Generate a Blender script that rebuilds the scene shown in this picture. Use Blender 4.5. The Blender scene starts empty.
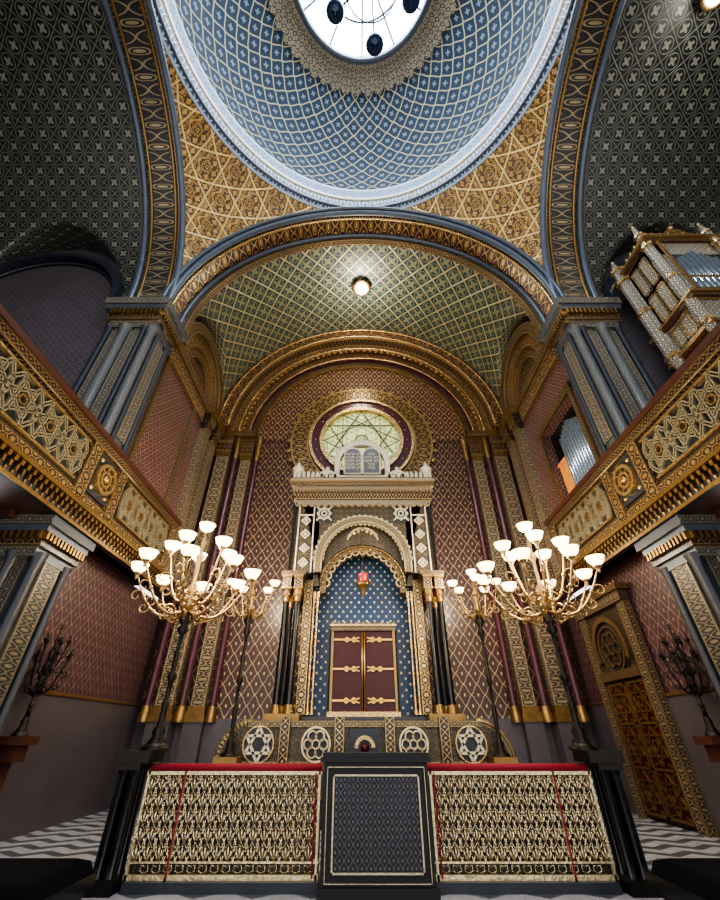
import bpy, math, random
from mathutils import Vector, Matrix
random.seed(4)
pi=math.pi; cos=math.cos; sin=math.sin; sqrt=math.sqrt
S=bpy.context.scene; COL=S.collection
CAMZ=1.6
try:
    S.view_settings.look='AgX - Medium High Contrast'; S.view_settings.exposure=.25
except Exception: pass
# ---------------------------------------------------------------- materials
def hx(h):
    h=h.lstrip('#'); r=[int(h[i:i+2],16)/255 for i in (0,2,4)]
    return tuple(((c/12.92) if c<=.04045 else ((c+.055)/1.055)**2.4) for c in r)+(1,)
class E:
    def __init__(s,nt,k): s.nt=nt; s.k=k
    def o(s,op,b=None,c=None,rev=False):
        n=s.nt.nodes.new('ShaderNodeMath'); n.operation=op
        a=s
        ins=[a,b] if not rev else [b,a]
        if c is not None: ins.append(c)
        for i,x in enumerate(ins):
            if x is None: continue
            if isinstance(x,E): s.nt.links.new(x.k,n.inputs[i])
            else: n.inputs[i].default_value=x
        return E(s.nt,n.outputs[0])
    def __add__(s,b): return s.o('ADD',b)
    def __radd__(s,b): return s.o('ADD',b)
    def __sub__(s,b): return s.o('SUBTRACT',b)
    def __rsub__(s,b): return s.o('SUBTRACT',b,rev=True)
    def __mul__(s,b): return s.o('MULTIPLY',b)
    def __rmul__(s,b): return s.o('MULTIPLY',b)
    def __truediv__(s,b): return s.o('DIVIDE',b)
    def cos(s): return s.o('COSINE')
    def sin(s): return s.o('SINE')
    def abs(s): return s.o('ABSOLUTE')
    def frac(s): return s.o('FRACT')
    def min(s,b): return s.o('MINIMUM',b)
    def max(s,b): return s.o('MAXIMUM',b)
    def sat(s):
        r=s.o('MULTIPLY',1.0); r.k.node.use_clamp=True; return r
T2=2*pi
# every field returns a distance-like value, 0 on the drawn line
def F_net(p,q,cv=0.0,ring=.2,dot=.07):
    def f(u,v):
        U=u*(1/p); V=v*(1/q); a=U+V; b=U-V
        if cv:
            a2=a+(b*T2).sin()*cv; b=b+(a*T2).sin()*cv; a=a2
        A=(a.frac()-.5).abs(); Bq=(b.frac()-.5).abs()
        d=A.min(Bq); x=.5-A; y=.5-Bq; r2=x*x+y*y
        if ring: d=d.min((r2-ring*ring).abs()*(1/(2*ring)))
        if dot: d=d.min(((r2-dot*dot)*4).max(0.0))
        return d
    return f
def F_star(p,q,r0=.34,am=.2):
    def f(u,v):
        U=u*(1/p); V=v*(1/q)
        A=((U+V).frac()-.5).abs(); Bq=((U-V).frac()-.5).abs()
        x=.5-A; y=.5-Bq; r2=x*x+y*y
        c=(x*x-y*y)*(x*x-y*y)/(r2*r2+1e-5)
        return (r2.o('SQRT')-(c*am+(r0-am))).max(0.0)
    return f
def F_girih(p,dl=.16,rot=0,n=3):
    def f(u,v):
        d=None
        for k in range(n):
            t=rot+pi*k/n; pp=p if not(n==4 and k%2) else p*.7071
            x=(u*(cos(t)/pp)+v*(sin(t)/pp)); x=((x.frac()-.5).abs()-dl).abs()*(pp/p)
            d=x if d is None else d.min(x)
        return d
    return f
def F_arab(p,a=1.1,lv=.1):
    def f(u,v):
        k=T2/p
        h=(u*k).cos()+((u*.5+v*.866)*k).cos()+((u*.5-v*.866)*k).cos()
        g=((u*k*1.5).sin()*(v*k*1.732).cos())
        g2=((u*k*3).cos()*(v*k*3.46).cos())
        return (((h*2.4)+g*a+g2*.9).sin()-lv).abs()*.22
    return f
def F_hexring(p,lv=(2.2,.2,-.9)):
    def f(u,v):
        k=T2/p
        h=(u*k).cos()+((u*.5+v*.866)*k).cos()+((u*.5-v*.866)*k).cos()
        d=None
        for l in lv:
            x=(h-l).abs()*.16; d=x if d is None else d.min(x)
        return d
    return f
def F_arabs(p,a=1.0,lv=0.):
    def f(u,v):
        k=T2/p
        h=(u*k).cos()+(v*k).cos()
        g2=((u*k*2).cos()*(v*k*2).cos())
        g3=((u*k*3).cos()+(v*k*3).cos())
        return ((h*2.2+g2*a*1.2+g3*.6).sin()-lv).abs()*.22
    return f
def F_min(a,b): return lambda u,v: a(u,v).min(b(u,v))
def F_B(fld,wid,e=.42,k=1.6):
    def f(u,v):
        w=v-.5; inn=fld(u,w*wid); aw=w.abs()
        out=((aw-e)*200).sat()
        return (inn+out).min((aw-e-.005).abs()*k)
    return f
def pat(name,ground,line,field,w,f2=None,w2=.06,line2=None,rough=.4,metal=.5,bump=.35,var=.35,soft=.7,gr=None):
    m=bpy.data.materials.new(name); m.use_nodes=True; nt=m.node_tree
    bs=nt.nodes['Principled BSDF']
    tc=nt.nodes.new('ShaderNodeTexCoord'); sp=nt.nodes.new('ShaderNodeSeparateXYZ')
    nt.links.new(tc.outputs['UV'],sp.inputs[0])
    u=E(nt,sp.outputs[0]); v=E(nt,sp.outputs[1])
    mask=((w*1.35-field(u,v))*(1/(w*soft))).sat()
    nz=nt.nodes.new('ShaderNodeTexNoise'); nz.inputs['Scale'].default_value=1.7; nz.inputs['Detail'].default_value=6
    nt.links.new(tc.outputs['Object'],nz.inputs['Vector'])
    def mix(fac,a,b,bt='MIX'):
        n=nt.nodes.new('ShaderNodeMix'); n.data_type='RGBA'; n.blend_type=bt
        for i,x in ((0,fac),(6,a),(7,b)):
            if isinstance(x,E): nt.links.new(x.k,n.inputs[i])
            elif isinstance(x,(int,float)): n.inputs[i].default_value=x
            elif isinstance(x,tuple): n.inputs[i].default_value=x
            else: nt.links.new(x,n.inputs[i])
        return n.outputs[2]
    c=ground; hgt=mask
    if f2 is not None:
        m2=((w2*1.35-f2(u,v))*(1/(w2*.7))).sat(); c=mix(m2,ground,line2); hgt=mask.max(m2*.5)
    c=mix(mask,c,line)
    vv=(E(nt,nz.outputs[0])-.5)*(2*var)+1.0
    cb=nt.nodes.new('ShaderNodeCombineXYZ')
    for i in range(3): nt.links.new(vv.k,cb.inputs[i])
    c=mix(1.0,c,cb.outputs[0],'MULTIPLY')
    nt.links.new(c,bs.inputs['Base Color'])
    nt.links.new((hgt*metal).k,bs.inputs['Metallic'])
    bs.inputs['Roughness'].default_value=rough
    if bump:
        b=nt.nodes.new('ShaderNodeBump'); b.inputs['Strength'].default_value=bump; b.inputs['Distance'].default_value=.04
        nt.links.new(hgt.k,b.inputs['Height']); nt.links.new(b.outputs[0],bs.inputs['Normal'])
    return m
def plain(name,c,rough=.5,metal=0,em=0,emc=None,bump=.15,ns=8,var=.3):
    m=bpy.data.materials.new(name); m.use_nodes=True; nt=m.node_tree; bs=nt.nodes['Principled BSDF']
    nz=nt.nodes.new('ShaderNodeTexNoise'); nz.inputs['Scale'].default_value=ns; nz.inputs['Detail'].default_value=3
    tc=nt.nodes.new('ShaderNodeTexCoord'); nt.links.new(tc.outputs['Object'],nz.inputs['Vector'])
    mr=nt.nodes.new('ShaderNodeMix'); mr.data_type='RGBA'
    mr.inputs[6].default_value=tuple(x*(1-var) for x in c[:3])+(1,); mr.inputs[7].default_value=tuple(min(1,x*(1+var)) for x in c[:3])+(1,)
    nt.links.new(nz.outputs[0],mr.inputs[0]); nt.links.new(mr.outputs[2],bs.inputs['Base Color'])
    bs.inputs['Roughness'].default_value=rough; bs.inputs['Metallic'].default_value=metal
    if bump:
        b=nt.nodes.new('ShaderNodeBump'); b.inputs['Strength'].default_value=bump; b.inputs['Distance'].default_value=.02
        nt.links.new(nz.outputs[0],b.inputs['Height']); nt.links.new(b.outputs[0],bs.inputs['Normal'])
    if em:
        bs.inputs['Emission Color'].default_value=emc or c; bs.inputs['Emission Strength'].default_value=em
    return m
M={}
M['gold']=plain('gilded_wood',hx('#bf9f6d'),.26,.8,ns=22,var=.55,bump=.6)
M['goldp']=plain('pale_gilding',hx('#d2c096'),.3,.65,ns=22,var=.45,bump=.6)
M['strap']=plain('aged_silver_gilding',hx('#b5aa8e'),.32,.65,ns=26,var=.4,bump=.5)
M['golddark']=plain('old_brass',hx('#84693f'),.33,.75,var=.4)
M['bronze']=plain('brown_bronze',hx('#6a553c'),.35,.6,ns=18,var=.4)
M['black']=plain('black_marble',hx('#0f0f12'),.2,.0)
M['ink']=plain('ink_black_wood',hx('#07080b'),.6,.0,bump=0)
M['iron']=plain('dark_bronze',hx('#1f1b17'),.4,.6)
M['slate']=plain('slate_paint',hx('#4c5664'),.35,.2,ns=5)
M['slated']=plain('dark_slate_paint',hx('#272c35'),.42,.15,ns=5)
M['tabletg']=plain('grey_tablet_stone',hx('#4c5156'),.45,.05,ns=5)
M['maroon']=plain('maroon_marble',hx('#4a2830'),.25,.05,ns=4)
M['wood']=plain('red_brown_wood',hx('#42241b'),.4,ns=5)
M['orange']=plain('honey_wood',hx('#d89040'),.4,ns=4)
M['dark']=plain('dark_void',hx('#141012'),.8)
M['dado']=plain('plum_dado',hx('#4c464c'),.36,.1,ns=2)
M['velvet']=plain('crimson_velvet',hx('#861125'),.8,ns=30)
M['cushion']=plain('navy_cushion',hx('#04050a'),1.0,ns=30,bump=.05)
M['cushion'].node_tree.nodes['Principled BSDF'].inputs['Specular IOR Level'].default_value=.1
M['leaf']=plain('dark_red_lacquer',hx('#3c070c'),.35,ns=5,bump=.05)
M['leaf'].node_tree.nodes['Principled BSDF'].inputs['Specular IOR Level'].default_value=.3
M['shade']=plain('opal_glass',hx('#fff3dc'),.3,em=8,emc=hx('#ffd99c'),bump=0)
M['lampglow']=plain('lamp_glow',hx('#fff3dc'),.3,em=12,emc=hx('#ffe9c0'),bump=0)
M['sky']=plain('skylight_glass',hx('#eef6ff'),.3,em=12,emc=hx('#d8ecff'),bump=0)
M['globe']=plain('dark_glass_globe',hx('#1c3046'),.15,.3,bump=0)
M['tin']=plain('organ_tin',hx('#b6c8dc'),.22,.85,bump=0)
M['redglass']=plain('ruby_glass',hx('#a01020'),.2,em=.8,emc=hx('#c01020'),bump=0)
M['candle']=plain('ivory_inlay',hx('#cfc6ac'),.6)
M['grille']=plain('silvered_brass',hx('#dccba8'),.24,.92,ns=40,var=.35,bump=.6)
M['carved']=plain('pale_carving',hx('#96866a'),.4,.4,ns=24,var=.5,bump=.7)
M['wall']=pat('maroon_lattice_wall',hx('#432c35'),hx('#8d7562'),F_net(.36,.46,.04,0,.05),.033,rough=.4)
M['wallup']=pat('maroon_lattice_upper',hx('#523439'),hx('#a99678'),F_net(.28,.36,.0,.0,.06),.035,rough=.4)
M['back']=pat('russet_gold_lattice',hx('#3d2724'),hx('#cdb488'),F_net(.42,.58,.03,0,.05),.025,F_arabs(.21,1.2),.035,hx('#5a4234'),bump=.5,rough=.33)
M['lunette']=pat('russet_scale_lattice',hx('#452622'),hx('#cfb27c'),F_net(.46,.56,.03,.0,.07),.03,F_arabs(.23,1.),.04,hx('#664830'))
M['vault']=pat('teal_star_vault',hx('#22363a'),hx('#aaa07a'),F_net(.95,.95,0,0,0),.05,F_min(F_star(.95,.95,.30,.19),F_net(.95,.95,0,.37,0)),.022,hx('#7d7e60'),bump=.3,metal=.3)
M['arm']=pat('dark_green_lattice_vault',hx('#16191b'),hx('#6c7066'),F_net(.7,.7,0,.38,0),.026,F_star(.7,.7,.24,.15),.02,hx('#7a7d70'),bump=.3,metal=.3)
M['armwall']=pat('grey_plum_lattice_wall',hx('#464146'),hx('#6f6870'),F_net(.4,.4,0,0,.06),.035)
M['pend']=pat('gold_arabesque',hx('#50371a'),hx('#edd08a'),F_girih(1.9,.25),.014,F_arab(.475,.8),.13,hx('#c39a54'),rough=.32,metal=.5,bump=.8)
M['dome']=pat('blue_dome_lattice',hx('#1e344b'),hx('#b9b596'),F_net(1,2,.025,.0,.0),.045,F_star(1,2,.2,.12),.02,hx('#7a8c9b'),metal=.0,bump=.3,var=.1,rough=.75)
M['domelace']=pat('pale_lace_band',hx('#6c8db4'),hx('#eef4fb'),F_B(F_arabs(.4),.8),.09,metal=.0,bump=.3,var=.1,rough=.7)
M['domeedge']=pat('fine_blue_edge',hx('#2b3a52'),hx('#a8bdd4'),F_B(F_net(.3,.3,0,0,.1),.3),.08,metal=.1,bump=.4,var=.1)
M['dometop']=pat('gold_lace_ring',hx('#40403c'),hx('#e0cda2'),F_arabs(.3,1.3),.09,bump=.3,metal=.0,rough=.6)
M['bgold']=pat('gold_frieze',hx('#35231d'),hx('#c2a36d'),F_B(F_net(.36,.52,.08,.22,.1),.6),.055,F_arabs(.18),.06,hx('#664c32'),bump=.8,metal=.75,rough=.3)
M['bgold2']=pat('gold_frieze_fine',hx('#2a211e'),hx('#b99c6d'),F_B(F_net(.22,.4,.0,.0,.12),.4),.065,bump=.8,metal=.75,rough=.3)
M['bred']=pat('maroon_gold_frieze',hx('#3a1c1c'),hx('#c5a66c'),F_B(F_net(.6,1.0,.06,.25,.1),.95,.43),.035,F_arabs(.2,1.2),.05,hx('#7a5a38'),bump=.7,metal=.65,rough=.32)
M['bblue']=pat('slate_gold_frieze',hx('#363f4a'),hx('#9c8e6e'),F_B(F_net(.22,.4,.05,.2,.1),.45),.055,bump=.6)
M['bdark']=pat('dark_slate_frieze',hx('#1d2025'),hx('#998a6c'),F_B(F_net(.6,1.0,.06,.25,.1),.9),.032,F_arabs(.2,1.2),.05,hx('#4a463a'),bump=.5,metal=.5)
M['bpier']=pat('dark_pier_ornament',hx('#22262c'),hx('#7f745c'),F_B(F_net(.2,.36,.05,.2,.1),.4),.05,F_arabs(.1,1.2),.05,hx('#3f3d36'),bump=.6,metal=.4)
M['slatep']=pat('patterned_slate',hx('#3f4956'),hx('#857f6c'),F_net(.16,.22,0,0,.1),.055,bump=.4,metal=.4)
M['bstone']=pat('stone_frieze',hx('#393023'),hx('#a8966f'),F_B(F_net(.18,.3,.06,.2,.1),.33),.065,metal=.5,bump=.7)
M['stonefil']=pat('stone_filigree',hx('#383024'),hx('#b3a27c'),F_arabs(.2,1.3),.075,metal=.5,bump=.8)
M['shaft']=pat('carved_pilaster',hx('#3c322d'),hx('#a08e70'),F_B(F_net(.3,.5,.1,.22,.1),.45),.055,F_arabs(.15),.06,hx('#625340'),bump=.6,metal=.5)
M['gpanel']=pat('panel_ground',hx('#1c262c'),hx('#3c3a33'),F_arabs(.16),.06,bump=.6)
M['gpanel2']=pat('fretwork_panel',hx('#282420'),hx('#9a8058'),F_arabs(.26),.08,bump=.8,metal=.6)
M['filigree']=pat('gold_filigree',hx('#35221a'),hx('#bb9a64'),F_arabs(.4,1.4),.09,bump=.7,metal=.6)
M['organ']=pat('organ_fretwork',hx('#57534f'),hx('#d0c9b8'),F_net(.2,.2,.05,.2,.1),.06,F_arabs(.1),.06,hx('#8f897c'),metal=.3,bump=.7)
M['deskp']=pat('desk_lattice',hx('#0a0b12'),hx('#6c6a74'),F_net(.11,.14,0,0,.1),.05,metal=.2,bump=.8,rough=.5)
M['doorp']=pat('door_lattice',hx('#231013'),hx('#6e5638'),F_girih(.4,.14),.03,bump=.8)
M['silverp']=pat('silver_backing',hx('#2b241a'),hx('#a39474'),F_arabs(.12,1.3),.075,metal=.7,bump=.9,rough=.32)
M['stars']=pat('blue_star_niche',hx('#15395e'),hx('#f0e2b0'),F_star(.26,.30,.17,.1),.03,metal=.1,bump=.1,soft=.4)
def F_zig(u,v):
    t=((u*1.4).frac()-.5).abs()
    return ((((v*2.0+t).frac())-.5)-.25).abs()
M['floor']=pat('zigzag_floor',hx('#9c9ea4'),hx('#4a4c54'),F_zig,.17,metal=0,bump=0,rough=.3,var=.1,soft=.1)
# ---------------------------------------------------------------- mesh builder
class B:
    def __init__(s,T=None): s.v=[];s.f=[];s.uv=[];s.mi=[];s.sm=[];s.T=T
    def av(s,p):
        p=s.T(p) if s.T else p
        s.v.append(tuple(p)); return len(s.v)-1
    def face(s,idx,uvs,mi=0,sm=False):
        s.f.append(tuple(idx)); s.uv.append(uvs); s.mi.append(mi); s.sm.append(sm)
    def poly(s,pts,uvs=None,mi=0):
        if uvs is None: uvs=[(p[0]+p[1],p[2]) for p in pts]
        s.face([s.av(p) for p in pts],uvs,mi)
    def box(s,x0,x1,y0,y1,z0,z1,mi=0,axis=None,top=None):
        lo=(min(x0,x1),min(y0,y1),min(z0,z1)); hi=(max(x0,x1),max(y0,y1),max(z0,z1))
        c=[]
        for k in (0,1):
            for j in (0,1):
                for i in (0,1): c.append(((lo,hi)[i][0],(lo,hi)[j][1],(lo,hi)[k][2]))
        ids=[s.av(p) for p in c]
        F=[((0,1,5,4),(0,2)),((2,6,7,3),(0,2)),((0,4,6,2),(1,2)),((1,3,7,5),(1,2)),((0,2,3,1),(0,1)),((4,5,7,6),(0,1))]
        ax={'x':0,'y':1,'z':2}.get(axis)
        for q,(a,b) in F:
            uv=[]
            for i in q:
                p=c[i]
                if ax is not None and ax in (a,b):
                    o=b if ax==a else a
                    uv.append((p[ax],(p[o]-lo[o])/max(1e-6,hi[o]-lo[o])))
                else: uv.append((p[a],p[b]))
            s.face([ids[i] for i in q],uv,mi)
        return s
    def grid(s,fn,nu,nv,mi=0,sm=True,skip=None):
        ids=[];uvs=[]
        for j in range(nv+1):
            for i in range(nu+1):
                p,uv=fn(i/nu,j/nv); ids.append(s.av(p)); uvs.append(uv)
        for j in range(nv):
            for i in range(nu):
                a=j*(nu+1)+i; q=(a,a+1,a+nu+2,a+nu+1)
                s.face([ids[k] for k in q],[uvs[k] for k in q],mi,sm)
        return s
    def rev(s,prof,cx=0,cy=0,cz=0,n=16,mi=0,a0=0,a1=T2,sm=True):
        L=[0]
        for i in range(1,len(prof)): L.append(L[-1]+math.dist(prof[i],prof[i-1]))
        rm=max(r for r,z in prof)
        def fn(a,b):
            j=round(b*(len(prof)-1)); r,z=prof[j]; t=a0+(a1-a0)*a
            return (cx+r*cos(t),cy+r*sin(t),cz+z),(t*rm,L[j])
        return s.grid(fn,n,len(prof)-1,mi,sm)
    def tube(s,pts,r,n=6,mi=0,close=False):
        P=[Vector(p) for p in pts]; N=len(P)
        rs=r if isinstance(r,(list,tuple)) else [r]*N
        if len(rs)<N: rs=[rs[0]+(rs[-1]-rs[0])*i/(N-1) for i in range(N)]
        rings=[];L=0
        for i in range(N):
            if close: t=P[(i+1)%N]-P[i-1]
            else: t=P[min(i+1,N-1)]-P[max(i-1,0)]
            t.normalize()
            ref=Vector((0,0,1)) if abs(t.z)<.9 else Vector((0,1,0))
            if i>0 and abs(t.dot(lastx))<.95: x=(lastx-t*lastx.dot(t)).normalized()
            else: x=t.cross(ref).normalized()
            y=t.cross(x); lastx=x
            if i: L+=(P[i]-P[i-1]).length
            rings.append(([s.av(P[i]+(x*cos(T2*k/n)+y*sin(T2*k/n))*rs[i]) for k in range(n)],L))
        for i in range(N if close else N-1):
            a,la=rings[i]; b,lb=rings[(i+1)%N]
            for k in range(n):
                k2=(k+1)%n
                s.face((a[k],a[k2],b[k2],b[k]),[(la,k/n),(la,(k+1)/n),(lb,(k+1)/n),(lb,k/n)],mi,True)
        if not close:
            s.face(rings[0][0][::-1],[(0,0)]*n,mi); s.face(rings[-1][0],[(0,0)]*n,mi)
        return s
    def ring(s,cx,cz,r0,r1,y0,y1,a0=0,a1=pi,n=48,mi=0,mis=None,us=None):
        mis=mi if mis is None else mis; rm=us or (r0+r1)/2
        def seg(ra,ya,rb,yb,m):
            def fn(a,b):
                t=a0+(a1-a0)*a; r=ra+(rb-ra)*b; y=ya+(yb-ya)*b
                return (cx+r*cos(t),y,cz+r*sin(t)),(t*rm,b)
            s.grid(fn,n,1,m,False)
        seg(r0,y0,r1,y0,mi); seg(r0,y1,r1,y1,mi); seg(r0,y0,r0,y1,mis); seg(r1,y0,r1,y1,mi)
        for t in (a0,a1):
            if abs(a1-a0)<T2-.01:
                s.poly([(cx+r*cos(t),y,cz+r*sin(t)) for r,y in ((r0,y0),(r1,y0),(r1,y1),(r0,y1))],[(0,0),(1,0),(1,1),(0,1)],mi)
        return s
    def sph(s,c,r,n=12,mi=0,sz=1):
        return s.rev([(max(1e-4,r*sin(pi*i/8)),-r*sz*cos(pi*i/8)) for i in range(9)],c[0],c[1],c[2],n,mi)
    def strip(s,a,b,w,y0,y1,mi=0):
        ax,az=a;bx,bz=b; dx,dz=bx-ax,bz-az; l=sqrt(dx*dx+dz*dz); nx,nz=-dz/l*w/2,dx/l*w/2
        q=[(ax+nx,az+nz),(bx+nx,bz+nz),(bx-nx,bz-nz),(ax-nx,az-nz)]
        f=[(x,y0,z) for x,z in q]; k=[(x,y1,z) for x,z in q]
        s.poly(f,None,mi)
        for i in range(4):
            j=(i+1)%4; s.poly([f[i],f[j],k[j],k[i]],None,mi)
        return s
def mk(name,b,mats,parent=None,label=None,cat=None,kind=None,group=None):
    xs=[p[0] for p in b.v];ys=[p[1] for p in b.v];zs=[p[2] for p in b.v]
    o=Vector(((min(xs)+max(xs))/2,(min(ys)+max(ys))/2,min(zs)))
    me=bpy.data.meshes.new(name)
    me.from_pydata([(p[0]-o.x,p[1]-o.y,p[2]-o.z) for p in b.v],[],b.f)
    uvl=me.uv_layers.new(name='UVMap')
    flat=[]
    for q in b.uv:
        for t in q: flat+= [t[0],t[1]]
    uvl.data.foreach_set('uv',flat)
    me.polygons.foreach_set('material_index',b.mi); me.polygons.foreach_set('use_smooth',b.sm)
    if not isinstance(mats,(list,tuple)): mats=[mats]
    for m in mats: me.materials.append(M[m] if isinstance(m,str) else m)
    ob=bpy.data.objects.new(name,me); COL.objects.link(ob)
    ob.location=o
    if parent is not None:
        ob.parent=parent; q=parent; off=Vector((0,0,0))
        while q: off+=q.location; q=q.parent
        ob.location=o-off
    if label: ob['label']=label
    if cat: ob['category']=cat
    if kind: ob['kind']=kind
    if group: ob['group']=group
    me.update(); return ob
def thing(name,label,cat,loc,group=None,kind=None):
    e=bpy.data.objects.new(name,None); COL.objects.link(e); e.location=loc; e.empty_display_size=.2
    e['label']=label; e['category']=cat
    if group: e['group']=group
    if kind: e['kind']=kind
    return e
def light(name,loc,energy,col,rad=.3,parent=None):
    l=bpy.data.lights.new(name,'POINT'); l.energy=energy; l.color=col; l.shadow_soft_size=rad
    o=bpy.data.objects.new(name,l); COL.objects.link(o); o.location=loc
    return o
TN=[0]
def trim(b,mats,label,cat='trim'):
    TN[0]+=1
    return mk('trim_%d'%TN[0],b,mats,label=label,cat=cat,kind='structure')
def ceil(b,mats,label):
    return mk('ceiling',b,mats,label=label,cat='ceiling',kind='structure')
# ---------------------------------------------------------------- constants
W=6.1; D1=7.5; D2=8.5; DC=1.4; SP=12.4; XB=14.5; WL=6.8; WA=6.3
SIDES=((-1,'left'),(1,'right'))
mk('floor',B().box(-14,14,-6,15,-.2,0),'floor',label='grey and white zigzag tiled floor',cat='floor',kind='structure')
mk('wall_back',B().box(-7.2,7.2,XB,XB+.3,0,19.2),'back',label='russet wall covered with gilded ogee lattice',cat='wall',kind='structure')
mk('baseboard_back',B().box(-WL,WL,XB-.12,XB,0,2.0),'dado',label='dark plum dado below the lattice wall',cat='dado',kind='structure')
for s,nm in SIDES:
    mk('wall_'+nm,B().box(s*WL,s*(WL+.3),D2+.1,XB,0,5.2),'wall',label='maroon wall with fine gold lattice under the gallery',cat='wall',kind='structure')
    mk('baseboard_'+nm,B().box(s*(WL-.06),s*WL,D2+.1,XB-.12,0,2.3,0).box(s*(WL-.1),s*WL,D2+.1,XB-.12,2.3,2.36,1),['dado','golddark'],label='dark plum painted dado with thin gilt top line',cat='dado',kind='structure')
    b=B()
    if s<0: b.box(s*WA,s*(WA+.3),D2,XB,5.2,SP)
    else:
        b.box(s*WA,s*(WA+.3),D2,8.8,5.2,SP); b.box(s*WA,s*(WA+.3),11.2,XB,5.2,SP)
        b.box(s*WA,s*(WA+.3),8.8,11.2,10.1,SP); b.box(s*WA,s*(WA+.3),8.8,11.2,5.2,6.6)
    mk('wall_upper_'+nm,b,'wallup',label='dark red lattice wall above the gallery',cat='wall',kind='structure')
    b=B()
    for y0,y1 in ((8.75,8.9),(11.15,11.35)): b.box(s*(WA-.1),s*WA,y0,y1,7.2,10.3 if s>0 else 11.5,0,'z')
    if s>0: b.box(s*(WA-.12),s*WA,8.7,11.4,10.1,10.35,0,'y')
    b.box(s*(WA-.1),s*WA,8.6,12,11.5,12.1,1,'y').box(s*(WA-.2),s*WA,8.6,12,12.1,12.4,0,'y')
    trim(b,['bgold2','bgold'],'gilded frame and frieze on the upper wall')
    T=lambda p,s=s:(s*p[1],p[0],p[2])
    b=B(T); cy=10.75
    b.box(cy-2.3,cy+2.3,WA,WA+.2,SP,15.4,0)
    trim(b,['filigree'],'gilded filigree lunette wall','wall')
    b=B(T)
    b.ring(cy,SP,1.75,2.15,WA-.35,WA,n=32,mi=0).ring(cy,SP,1.3,1.75,WA-.18,WA,n=32,mi=1).ring(cy,SP,.9,1.3,WA-.08,WA,n=32,mi=0)
    trim(b,['bgold2','bgold'],'concentric gilded blind arch')
def vault(along0,along1,wid,cc,cr,rise,T,us=1):
    def fn(a,bb):
        th=pi*a; x=wid*cos(th); y=along0+(along1-along0)*bb
        z=SP+wid*sin(th)
        d=(y-cc)/cr
        zc=SP+rise*sqrt(1-d*d) if abs(d)<1 else -1
        return T((x,y,max(z,zc))),(th*wid,y)
    return fn
b=B(); b.grid(vault(D2-.05,13.3,WA,10.75,2.2,2.6,lambda p:p),120,60)
ceil(b,'vault','green vault with gilded star tracery')
for s,nm in SIDES:
    T=lambda p,s=s:(s*p[1],DC+p[0],p[2])
    b=B(); b.grid(vault(7.3,13.6,W+.1,10.3,2.6,3.4,T),110,60)
    ceil(b,'arm','dark green barrel vault with pale star tracery')
    mk('wall_arm_'+nm,B().box(s*7.5,s*13.6,D1+.05,D1+.3,5.2,16.4,0),'armwall',label='grey plum lattice wall behind the gallery',cat='wall',kind='structure')
    mk('wall_end_'+nm,B().box(s*13.6,s*13.8,-6,D1+.3,0,19,0),'armwall',label='dark lattice end wall of the side arm',cat='wall',kind='structure')
    b=B(lambda p,s=s:(s*p[0],p[1],p[2])); b.ring(10.3,SP,2.5,2.68,D1-.25,D1+.1,n=32); b.tube([(10.3+2.42*cos(pi*i/32),D1,SP+2.42*sin(pi*i/32)) for i in range(33)],.06,6)
    trim(b,['slated'],'dark moulded arch over the gallery wall')
# crossing arches
b=B(); b.ring(0,SP,W,W+.5,D1,D2-.1,n=72,mi=0,mis=1)
trim(b,['slate','bred'],'broad crossing arch with maroon and gold soffit','arch')
b=B()
for (r,y,q) in ((W,D1-.02,.11),(W-.03,D1+.18,.05),(W-.05,D2-.15,.09),(W+.1,D1-.16,.07)):
    b.tube([(r*cos(pi*i/72),y,SP+r*sin(pi*i/72)) for i in range(73)],q,8,0 if q>.06 else 1)
trim(b,['slate','gold'],'slate rope moulding edging the arch')
b=B(); b.ring(0,SP,W-.28,W,D2-.12,D2+.1,n=72,mi=0)
trim(b,['bgold2'],'inner gilded arch band')
for s,nm in SIDES:
    T=lambda p,s=s:(s*p[1],DC+p[0],p[2])
    b=B(T); b.ring(0,SP,W,W+.4,W,7.35,n=72,mi=0,mis=1)
    trim(b,['slate','bdark'],'side crossing arch with dark ornamented soffit','arch')
    b=B(T)
    for (r,y,q,m) in ((W,W-.02,.11,0),(W-.02,W+.2,.05,1),(W-.04,7.3,.1,0),(W-.02,7.1,.05,1)):
        b.tube([(r*cos(pi*i/72),y,SP+r*sin(pi*i/72)) for i in range(73)],q,8,m)
    trim(b,['slate','golddark'],'slate rope moulding edging the side arch')
for k,(sx,sy) in enumerate(((-1,1),(1,1),(-1,-1),(1,-1))):
    def fn(a,bb):
        z=W*sin(pi/2*bb)*.999
        rho=sqrt(2*W*W-z*z); f0=math.acos(min(1,W/rho)); ph=f0+(pi/2-2*f0)*a
        return (sx*rho*cos(ph),DC+sy*rho*sin(ph),SP+z),((ph-pi/4)*W*1.25,z*1.15)
    ceil(B().grid(fn,48,48),'pend','gilded arabesque pendentive')
# dome
R=W-.05
def dprof(t):
    th=t*math.radians(64); Rr=R-.15
    return Rr*cos(th)*1.0,SP+W+.75+Rr*.78*sin(th)
prof=[(R+.1,SP+W-.05),(R-.02,SP+W+.02),(R-.02,SP+W+.16),(R-.1,SP+W+.22),(R-.05,SP+W+.4),(R-.12,SP+W+.7),(R-.15,SP+W+.75)]
b=B(); 
def fn(a,bb):
    j=round(bb*6); r,z=prof[j]; return (r*cos(T2*a),DC+r*sin(T2*a),z),(T2*a*6,bb)
b.grid(fn,120,6); trim(b,['domeedge'],'slate blue cornice ring below the dome','cornice')
b=B()
for r,z,q,m in ((R-.06,SP+W+.18,.06,0),(R-.1,SP+W+.72,.06,1)): b.tube([(r*cos(T2*i/120),DC+r*sin(T2*i/120),z) for i in range(120)],q,8,m,True)
trim(b,['slate','candle'],'round rope mouldings of the dome cornice')
NS=42
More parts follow.
